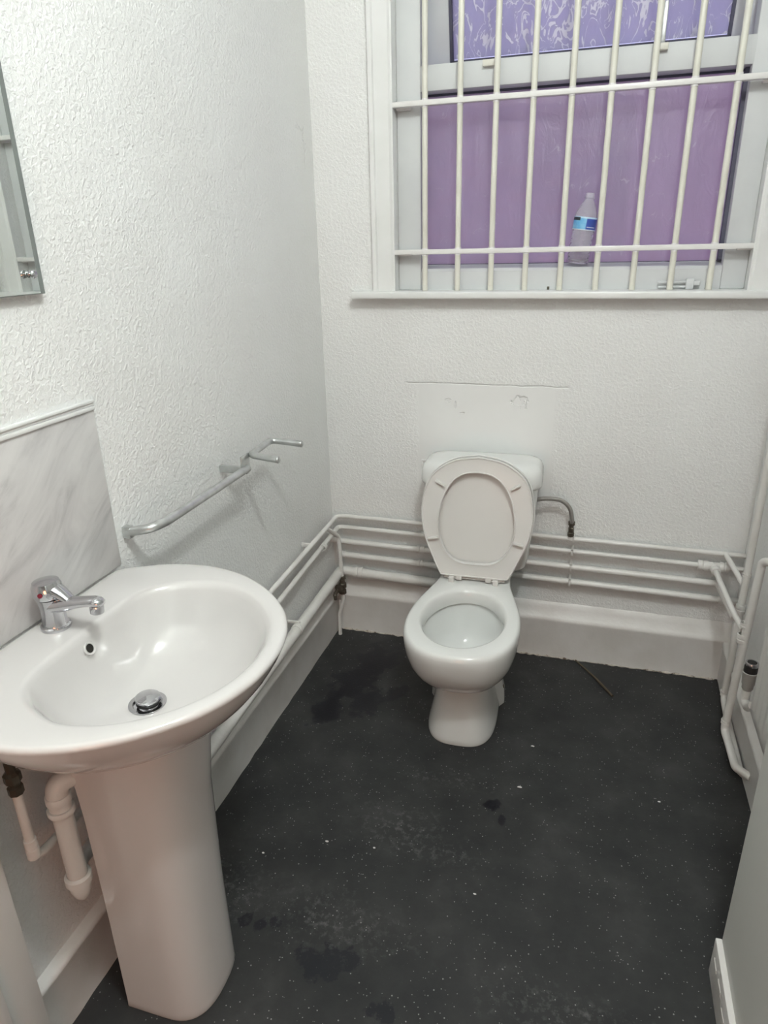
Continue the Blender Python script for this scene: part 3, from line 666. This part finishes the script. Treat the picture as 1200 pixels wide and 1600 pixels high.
# cistern
def rrect(x0, x1, y0, y1, z, r, n=6, bow=0.0):
    out = []
    for cx, cy, a0 in ((x1 - r, y1 - r, 0), (x0 + r, y1 - r, pi / 2), (x0 + r, y0 + r, pi), (x1 - r, y0 + r, 3 * pi / 2)):
        for i in range(n + 1):
            a = a0 + (pi / 2) * i / n; x = cx + r * cos(a); y = cy + r * sin(a)
            if y < (y0 + y1) / 2: y -= bow * (1 - (2 * x / (x1 - x0)) ** 2)
            out.append(Vector((x, y, z)))
    return out
cr = []
for z, w, yf in ((0.402, 0.150, -0.165), (0.412, 0.158, -0.172), (0.45, 0.165, -0.177), (0.55, 0.175, -0.184), (0.561, 0.176, -0.185), (0.66, 0.184, -0.190), (0.702, 0.187, -0.192)):
    cr.append(rrect(-w, w, yf, -0.052 if z < 0.56 else -0.022, z, 0.035, bow=0.006))
MB().loft(cr).build('cistern', M_cer2, tl, ang=50)
lr = []
for z, w, yf, yb in ((0.700, 0.191, -0.197, -0.018), (0.704, 0.1955, -0.203, -0.014), (0.712, 0.197, -0.2045, -0.013), (0.745, 0.1955, -0.203, -0.013), (0.760, 0.190, -0.198, -0.016), (0.769, 0.180, -0.188, -0.022), (0.7735, 0.165, -0.172, -0.034), (0.775, 0.14, -0.15, -0.05)):
    lr.append(rrect(-w, w, yf, yb, z, min(0.05, (yb - yf) / 2.2), bow=0.010))
ll = MB().loft(lr).build('cistern_lid', M_cer2, tl, ang=60)
# seat + lid, raised; built in a tilted frame: u = x, h = height along the seat
SH0, TILT = 0.415, radians(7.0)
seatE = Matrix.Translation((0, -0.262, SH0)) @ Matrix.Rotation(-TILT, 4, 'X')
def seat_outline(off=0.0, n=64):
    P = catmull([(0.0, 0.0), (0.100, 0.0), (0.112, 0.004), (0.140, 0.062), (0.168, 0.130), (0.180, 0.200), (0.176, 0.262), (0.158, 0.325), (0.122, 0.364), (0.070, 0.392), (0.0, 0.403)], 5)
    P = P + [(-x, y) for x, y in reversed(P[1:-1])]
    A = polar([((y - 0.21), x) for x, y in P], 0.0, n)
    return [((A[k] - off) * sin(2 * pi * k / n), 0.21 + (A[k] - off) * cos(2 * pi * k / n)) for k in range(n)]
def hole_outline(off=0.0, n=64):
    P = catmull([(0.0, 0.050), (0.055, 0.054), (0.094, 0.084), (0.117, 0.140), (0.120, 0.200), (0.108, 0.262), (0.078, 0.318), (0.040, 0.344), (0.0, 0.350)], 5)
    P = P + [(-x, y) for x, y in reversed(P[1:-1])]
    A = polar([((y - 0.21), x) for x, y in P], 0.0, n)
    return [((A[k] + off) * sin(2 * pi * k / n), 0.21 + (A[k] + off) * cos(2 * pi * k / n)) for k in range(n)]
def R3(o, y): return [Vector((x, y, h)) for x, h in o]
# lid (behind): y from 0.004 to 0.020
lid = MB(); lid.loft([R3(seat_outline(0.006), 0.022), R3(seat_outline(0.001), 0.019), R3(seat_outline(-0.002), 0.012), R3(seat_outline(-0.002), 0.001), R3(seat_outline(0.001), 0.000), R3(seat_outline(0.003), 0.002), R3(seat_outline(0.004), 0.006)])
lo_ = lid.build('seat_lid', M_plas, tl, ang=40); lo_.matrix_local = seatE
se = MB(); so_, ho_ = seat_outline, hole_outline
rg = [R3(ho_(0.0), -0.002), R3(ho_(0.0), -0.018), R3(ho_(0.001), -0.0200), R3(ho_(0.0035), -0.0200), R3(ho_(0.005), -0.017), R3(mix2, -0.0145) if False else R3([((a[0] * .5 + b[0] * .5), (a[1] * .5 + b[1] * .5)) for a, b in zip(ho_(0.005), so_(0.006))], -0.0150), R3(so_(0.008), -0.0165), R3(so_(0.006), -0.0195), R3(so_(0.0035), -0.0195), R3(so_(0.002), -0.017), R3(so_(0.002), -0.004), R3(so_(0.005), -0.0015)]
n_ = 64; vs = [v for r in rg for v in r]; fs = []
for i in range(len(rg)):
    i2 = (i + 1) % len(rg)
    for j in range(n_):
        k = (j + 1) % n_; fs.append((i * n_ + j, i * n_ + k, i2 * n_ + k, i2 * n_ + j))
se.add(vs, fs); so = se.build('toilet_seat', M_plas, tl, ang=40); so.matrix_local = seatE
for (x, h, rot) in ((-0.118, 0.312, 32), (0.118, 0.312, -32), (-0.137, 0.128, -12), (0.137, 0.128, 12)):
    bf = MB().box(-0.017, 0.017, -0.012, 0.003, -0.003, 0.003, 0.0015).build('buffer', M_plas, so)
    bf.matrix_local = Matrix.Translation((x, -0.0165, h)) @ Matrix.Rotation(radians(rot), 4, 'Y')
for s in (-1, 1):
    h_ = MB(); h_.box(s * 0.072 - 0.009, s * 0.072 + 0.009, -0.290, -0.258, ZT, 0.419, 0.003); h_.tube([(s * 0.072 - 0.014, -0.268, 0.411), (s * 0.072 + 0.014, -0.268, 0.411)], 0.007, 12)
    h_.build('hinge', M_plas, tl)
    MB().box(s * 0.048 - 0.010, s * 0.048 + 0.010, -0.280, -0.258, 0.405, 0.424, 0.003).build('hinge_tab', M_plas, tl)
MB().tube([(-0.10, -0.262, 0.408), (0.10, -0.262, 0.408)], 0.005, 12).build('hinge_rod', M_plas, tl)

# ---------------------------------------------------------------- pipes
def pipe(name, label, pts, r, fil=0.02, fittings=(), cat='pipe', group=None, material=None, mark=None):
    t = thing(name, label, cat, pts[0], group)
    keep(MB().tube(pts, r, 14, fil, 8).build('pipe_run', material or M_pipe), t)
    for (p, d, rr, ln) in fittings:
        d = Vector(d).normalized(); p = Vector(p)
        keep(MB().lathe([(r * 0.98, -ln / 2), (rr * 0.96, -ln / 2), (rr, -ln / 2 + 0.002), (rr, -0.003), (rr * 0.9, -0.001), (rr * 0.9, 0.001), (rr, 0.003), (rr, ln / 2 - 0.002), (rr * 0.96, ln / 2), (r * 0.98, ln / 2)], p, d, segs=16, cap0=False, cap1=False).build('coupling', M_pipe), t)
    return t
def clip(t, x, y0, z, r, vertical=False):
    mb = MB()
    mb.box(x - 0.004, x + 0.004, y0 - r - 0.004, 0.0, z - r - 0.003, z - r + 0.001, 0.001); mb.box(x - 0.004, x + 0.004, y0 - r - 0.004, 0.0, z + r - 0.001, z + r + 0.003, 0.001)
    mb.box(x - 0.004, x + 0.004, y0 - r - 0.004, y0 - r + 0.001, z - r - 0.003, z + r + 0.003, 0.001)
    keep(mb.build('pipe_clip', M_pipe), t)
yp = -0.032
def zz(zl, zr, x): return zl + (zr - zl) * (x - 0.05) / 1.35
p1 = pipe('water_pipe', 'topmost thin white pipe running round the corner behind the toilet', [(0.034, -1.485, 0.440), (0.034, -0.04, 0.492), (0.075, yp, 0.491), (1.434, yp, 0.478)], 0.0085, 0.03)
clip(p1, 0.893, yp, 0.484, 0.0085)
keep(MB().box(0, 0.034, -0.303, -0.296, 0.476, 0.492, 0.002).build('pipe_clip', M_pipe), p1)
p2 = pipe('water_pipe', 'second thin white pipe from the top, ending in a tee by the right wall', [(0.034, -1.48, 0.360), (0.034, -0.03, 0.445), (0.075, yp, 0.446), (1.434, yp, 0.430)], 0.0085, 0.03,
          [((1.310, yp, 0.4315), (1, 0, 0), 0.0175, 0.030), ((1.374, yp, 0.431), (1, 0, 0), 0.0170, 0.028), ((1.342, yp, 0.431), (1, 0, 0), 0.0145, 0.046), ((1.346, yp - 0.020, 0.428), (0.1, -1, -0.1), 0.0145, 0.026), ((0.040, -0.20, 0.435), (0, 1, 0), 0.0105, 0.02)])
clip(p2, 0.893, yp, 0.4355, 0.0085)
keep(MB().tube([(1.343, yp, 0.430), (1.368, -0.30, 0.405), (1.380, -0.375, 0.398)], 0.0085, 14, 0.01).build('tee_branch', M_pipe), p2)
p3 = pipe('water_pipe', 'third white pipe down behind the toilet, slightly thicker', [(0.0, yp, 0.388), (1.365, yp, 0.371), (1.395, -0.19, 0.335)], 0.0112, 0.02, [((0.355, yp, 0.384), (1, 0, 0), 0.0145, 0.03)])
clip(p3, 0.893, yp, 0.377, 0.0112)
p4 = pipe('water_pipe', 'fourth white pipe down behind the toilet, above the skirting', [(0.046, yp, 0.331), (1.434, yp, 0.312)], 0.0112, 0.02, [((0.355, yp, 0.327), (1, 0, 0), 0.0145, 0.02), ((0.05, yp, 0.331), (1, 0, 0), 0.0135, 0.02), ((1.385, yp, 0.3125), (1, 0, 0), 0.0135, 0.03)])
clip(p4, 0.893, yp, 0.3195, 0.0112)
p5 = pipe('waste_pipe', 'thick white waste pipe turning the corner below the thinner pipes', [(0.040, -1.43, 0.217), (0.040, -0.040, 0.268), (0.09, -0.042, 0.266), (0.50, -0.042, 0.256)], 0.0185, 0.045,
          [((0.112, -0.042, 0.2655), (1, 0, 0), 0.0215, 0.035), ((0.040, -0.47, 0.2525), (0, 1, 0), 0.0210, 0.02)])
keep(MB().box(0.0, 0.046, -0.462, -0.452, 0.268, 0.278, 0.003).build('pipe_clip', M_pipe), p5)

# stop valve in the left corner
sv = thing('stop_valve', 'dark brass stop valve on the white drop pipe in the left corner', 'valve', (0.05, -0.07, 0.2))
keep(MB().tube([(0.034, -0.150, 0.487), (0.050, -0.075, 0.425), (0.056, -0.075, 0.250)], 0.0078, 14, 0.03, 8).build('upper_drop_pipe', M_pipe), sv)
keep(MB().tube([(0.056, -0.075, 0.205), (0.056, -0.075, 0.155), (0.040, -0.083, 0.095), (0.040, -0.083, 0.006)], 0.0072, 14, 0.02, 6).build('lower_drop_pipe', M_pipe), sv)
keep(MB().tube([(0.040, -0.068, 0.150), (0.040, -0.068, 0.03)], 0.004, 10).build('thin_tube', M_pipe), sv)
vb = keep(MB().lathe([(0.008, 0), (0.0150, 0.001), (0.0150, 0.014), (0.011, 0.016), (0.012, 0.024), (0.0165, 0.028), (0.0165, 0.042), (0.011, 0.046), (0.011, 0.060), (0.0145, 0.062), (0.0145, 0.074), (0.008, 0.075)], (0.056, -0.075, 0.186), segs=8).build('valve_body', M_brass, ang=25), sv); vb['label'] = 'tarnished brass body'
keep(MB().lathe([(0.012, 0), (0.012, 0.015), (0.0165, 0.016), (0.0165, 0.026), (0.010, 0.029)], (0.056, -0.075, 0.216), (-0.35, -1, 0), segs=14).build('valve_gland', M_brass), sv)
mb = MB(); mb.tube([(0.047, -0.098, 0.214), (0.036, -0.106, 0.196), (0.038, -0.108, 0.172)], lambda i, n: 0.0085 - 0.0018 * (i % 2), 8, 0.01, 3)
keep(mb.build('valve_lever', M_brass), sv)

# cistern feed hose
hs = thing('cistern_hose', 'grey flexible hose curving from the cistern down to the top pipe', 'hose', (0.884, -0.045, 0.49))
M_hose, nt, b = mat('braided_hose', (0.33, 0.32, 0.30), 0.45, 0.4)
w = N(nt, 'ShaderNodeTexVoronoi', Scale=420.0); nt.links.new(geo(nt), w.inputs['Vector']); bump(nt, w.outputs['Distance'], 0.6, 0.002, b)
keep(MB().tube(catmull([(0.765, -0.075, 0.632), (0.80, -0.062, 0.634), (0.845, -0.052, 0.627), (0.874, -0.048, 0.600), (0.884, -0.045, 0.560), (0.884, -0.042, 0.545)], 5), 0.0072, 14).build('hose', M_hose), hs)
keep(MB().lathe([(0.007, 0.056), (0.0115, 0.055), (0.0115, 0.043), (0.008, 0.041), (0.008, 0.034), (0.0095, 0.032), (0.0095, 0.016), (0.0115, 0.014), (0.0115, 0.003), (0.0085, 0.0)], (0.884, -0.038, 0.494), segs=8).build('isolating_valve', M_brass, ang=25), hs)
keep(MB().lathe([(0.0105, 0.0), (0.0105, 0.014)], (0.884, -0.034, 0.481), segs=16).build('tee_boss', M_pipe), hs)

# under-basin waste trap and feed
tr = thing('waste_trap', 'white plastic waste trap hanging behind the basin pedestal', 'waste trap', (0.09, -1.55, 0.3))
XT, YT = 0.083, -1.560
keep(MB().tube([(0.140, -1.440, 0.597), (0.108, -1.520, 0.597), (XT, YT, 0.594), (XT, YT, 0.54)], 0.0190, 20, 0.022, 8).build('elbow', M_plas2), tr)
keep(MB().tube([(XT, YT, 0.585), (XT, YT, 0.36)], 0.0175, 20).build('down_tube', M_plas2), tr)
for (z, h, r) in ((0.555, 0.018, 0.0215), (0.532, 0.012, 0.0235)):
    keep(MB().lathe([(0.017, -h), (r * 0.95, -h), (r, -h + 0.003), (r, -0.002), (r * 0.95, 0), (0.017, 0)], (XT, YT, z + h), segs=28, cap0=False, cap1=False).build('collar', M_plas2), tr)
keep(MB().lathe([(0.0, -0.052), (0.006, -0.050), (0.013, -0.040), (0.0185, -0.024), (0.0195, -0.012), (0.0195, -0.008), (0.0235, -0.006), (0.0235, 0.008), (0.0215, 0.010), (0.018, 0.012)], (XT, YT, 0.375), segs=28, cap1=False).build('trap_cup', M_plas2), tr)
keep(MB().tube([(XT - 0.005, YT + 0.010, 0.372), (0.058, -1.525, 0.372), (0.045, -1.46, 0.36), (0.040, -1.425, 0.30), (0.040, -1.42, 0.226)], 0.014, 16, 0.03, 6).build('side_outlet', M_plas2), tr)
fd = thing('basin_feed_pipe', 'white feed pipe with corroded brass joint under the basin, left of the trap', 'pipe', (0.045, -1.60, 0.46))
keep(MB().tube([(0.045, -1.603, 0.606), (0.045, -1.603, 0.468), (0.045, -1.585, 0.455), (0.034, -1.487, 0.440)], 0.0085, 14, 0.012, 6).build('pipe_run', M_pipe), fd)
keep(MB().lathe([(0.0085, 0), (0.0112, 0.001), (0.0112, 0.020), (0.0100, 0.021), (0.0100, 0.025), (0.0112, 0.026), (0.0108, 0.040), (0.0085, 0.041)], (0.045, -1.603, 0.462), segs=16).build('coupling', M_pipe), fd)
j = keep(MB().lathe([(0.008, 0), (0.0125, 0.002), (0.0125, 0.016), (0.009, 0.018), (0.011, 0.026), (0.014, 0.028), (0.014, 0.042), (0.008, 0.046), (0.008, 0.08)], (0.045, -1.603, 0.603), segs=8).build('compression_joint', M_brass, ang=25), fd); j['label'] = 'corroded brass joint'

# right hand pipes
r1 = pipe('radiator_pipe', 'tall white pipe in the right corner bending forward just above the floor', [(1.405, -0.20, 2.89), (1.405, -0.20, 0.045), (1.402, -0.30, 0.040), (1.400, -0.545, 0.040), (1.425, -0.560, 0.040)], 0.0105, 0.03,
          [((1.405, -0.20, 0.375), (0, 0, 1), 0.0145, 0.028), ((1.405, -0.20, 0.49), (0, 0, 1), 0.0125, 0.012), ((1.405, -0.20, 0.065), (0, 0, 1), 0.0125, 0.02)])
keep(MB().tube([(1.372, yp, 0.479), (1.398, -0.155, 0.455), (1.405, -0.197, 0.448)], 0.0085, 14, 0.01).build('branch', M_pipe), r1)
r2 = pipe('radiator_pipe', 'white pipe with an upper elbow nearest the radiator, dropping beside the chrome valve', [(1.434, -0.43, 0.625), (1.392, -0.385, 0.625), (1.380, -0.38, 0.055), (1.384, -0.42, 0.050), (1.386, -0.545, 0.055), (1.420, -0.575, 0.055)], 0.0115, 0.022,
          [((1.380, -0.38, 0.375), (0, 0, 1), 0.0145, 0.028), ((1.380, -0.38, 0.42), (0, 0, 1), 0.0128, 0.012), ((1.380, -0.38, 0.085), (0, 0, 1), 0.0135, 0.014)])
tv = thing('radiator_valve', 'grey and black thermostatic radiator valve beside the right wall pipes', 'radiator valve', (1.39, -0.5, 0.3))
M_tvs, nt, b = mat('valve_shell_grey', (0.42, 0.41, 0.39), 0.35)
VX, VY = 1.381, -0.520
keep(MB().lathe([(0.0, 0.0), (0.012, 0.0), (0.0145, 0.004), (0.0145, 0.014), (0.0165, 0.018), (0.0185, 0.050), (0.0195, 0.052), (0.0195, 0.055), (0.0175, 0.056)], (VX, VY, 0.300), segs=28, cap1=False).build('valve_shell', M_tvs), tv)
vk = keep(MB().lathe([(0.0172, 0.050), (0.0172, 0.078), (0.0165, 0.083), (0.0, 0.083)], (VX, VY, 0.300), segs=28, cap0=False).build('valve_cap', M_black), tv); vk['label'] = 'black cap with clear window'
keep(MB().lathe([(0.0174, 0.076), (0.0178, 0.080), (0.0160, 0.0845), (0.0120, 0.0845), (0.0120, 0.0825)], (VX, VY, 0.300), segs=28, cap0=False, cap1=False).build('cap_ring', M_chrome), tv)
keep(MB().tube([(VX, VY, 0.298), (VX, VY, 0.262), (VX + 0.002, VY - 0.03, 0.262), (VX + 0.002, VY - 0.075, 0.300)], 0.0115, 14, 0.01).build('valve_tail', M_pipe), tv)
rd = thing('radiator', 'white ribbed panel radiator on the right wall, mostly hidden by the wall end', 'radiator', (1.39, -0.85, 0.3))
ry0, ry1, rz0, rz1 = -1.12, -0.600, 0.285, 0.84
M_rad, nt, b = mat('radiator_enamel', (0.74, 0.74, 0.71), 0.3)
rg = []; k = 130
for i in range(k + 1):
    y = ry1 + (ry0 - ry1) * i / k; ph = (i % 10) / 10; bx = 0.0 if ph < 0.5 else 0.006 * sin((ph - 0.5) * 2 * pi)
    x = 1.376 - bx
    rg.append([Vector((1.380, y, rz0)), Vector((1.376, y, rz0 + 0.004)), Vector((1.376, y, rz0 + 0.02)), Vector((x, y, rz0 + 0.04)), Vector((x, y, rz1 - 0.04)), Vector((1.376, y, rz1 - 0.02)), Vector((1.380, y, rz1)), Vector((1.388, y, rz1)), Vector((1.388, y, rz0))])
keep(MB().loft(rg).build('radiator_panel', M_rad, ang=50), rd)
for i in range(16):
    y = ry1 - 0.02 - i * 0.034
    keep(MB().box(1.388, 1.414, y - 0.002, y, rz0 + 0.05, rz1 - 0.03).build('convector_fin', M_rad, sm=False), rd)
for y in (-0.68, -1.05): keep(MB().box(1.388, XR, y - 0.012, y, 0.6, 0.63).build('wall_hook', M_rad), rd)

# ---------------------------------------------------------------- small things
tw = MB(); tw.tube([(0.938, -0.036, 0.005), (0.975, -0.085, 0.0052), (1.008, -0.130, 0.0052), (1.030, -0.165, 0.0055), (1.065, -0.222, 0.005)], lambda i, n: (0.0028, 0.0032, 0.0038, 0.0048, 0.0042)[i], 7)
tw = tw.build('twig', M_twig); tag(tw, 'thin brown twig lying on the floor against the back skirting', 'twig')
flakes = [((0.829, -0.537), 0.006, 'white paint flake on the floor just right of the toilet foot'), ((0.810, -0.718), 0.007, 'white smudged flake on the floor in front and right of the toilet'),
          ((0.350, -1.041), 0.006, 'white flake on the floor halfway between pedestal and toilet'), ((0.475, -1.028), 0.004, 'small flake beside the dusty patch on the floor'), ((1.183, -0.673), 0.004, 'tiny white flake on the floor near the right wall end'),
          ((0.745, -1.092), 0.004, 'tiny flake in the middle of the floor'), ((0.205, -1.118), .004, 'small flake on the floor close to the pedestal')]
for (x, y), r, lab in flakes:
    P = [Vector((x + r * (0.6 + 0.5 * random.random()) * cos(a), y + r * 0.6 * (0.6 + 0.5 * random.random()) * sin(a), 0.0004)) for a in [2 * pi * i / 7 for i in range(7)]]
    o = MB().extrude(P, (0, 0, 0.0012)).build('paint_flake', M_chipw, sm=False); tag(o, lab, 'paint flake', 'paint flakes on the floor')
# chipped plaster lump by the cistern
o = MB().box(0.352, 0.378, -0.006, 0.0, 0.716, 0.724, 0.002).box(0.352, 0.357, -0.006, 0.0, 0.675, 0.720, 0.002).build('trim_6', M_trim); struct(o, 'paint-clogged old bracket edge beside the cistern lid', 'old bracket')
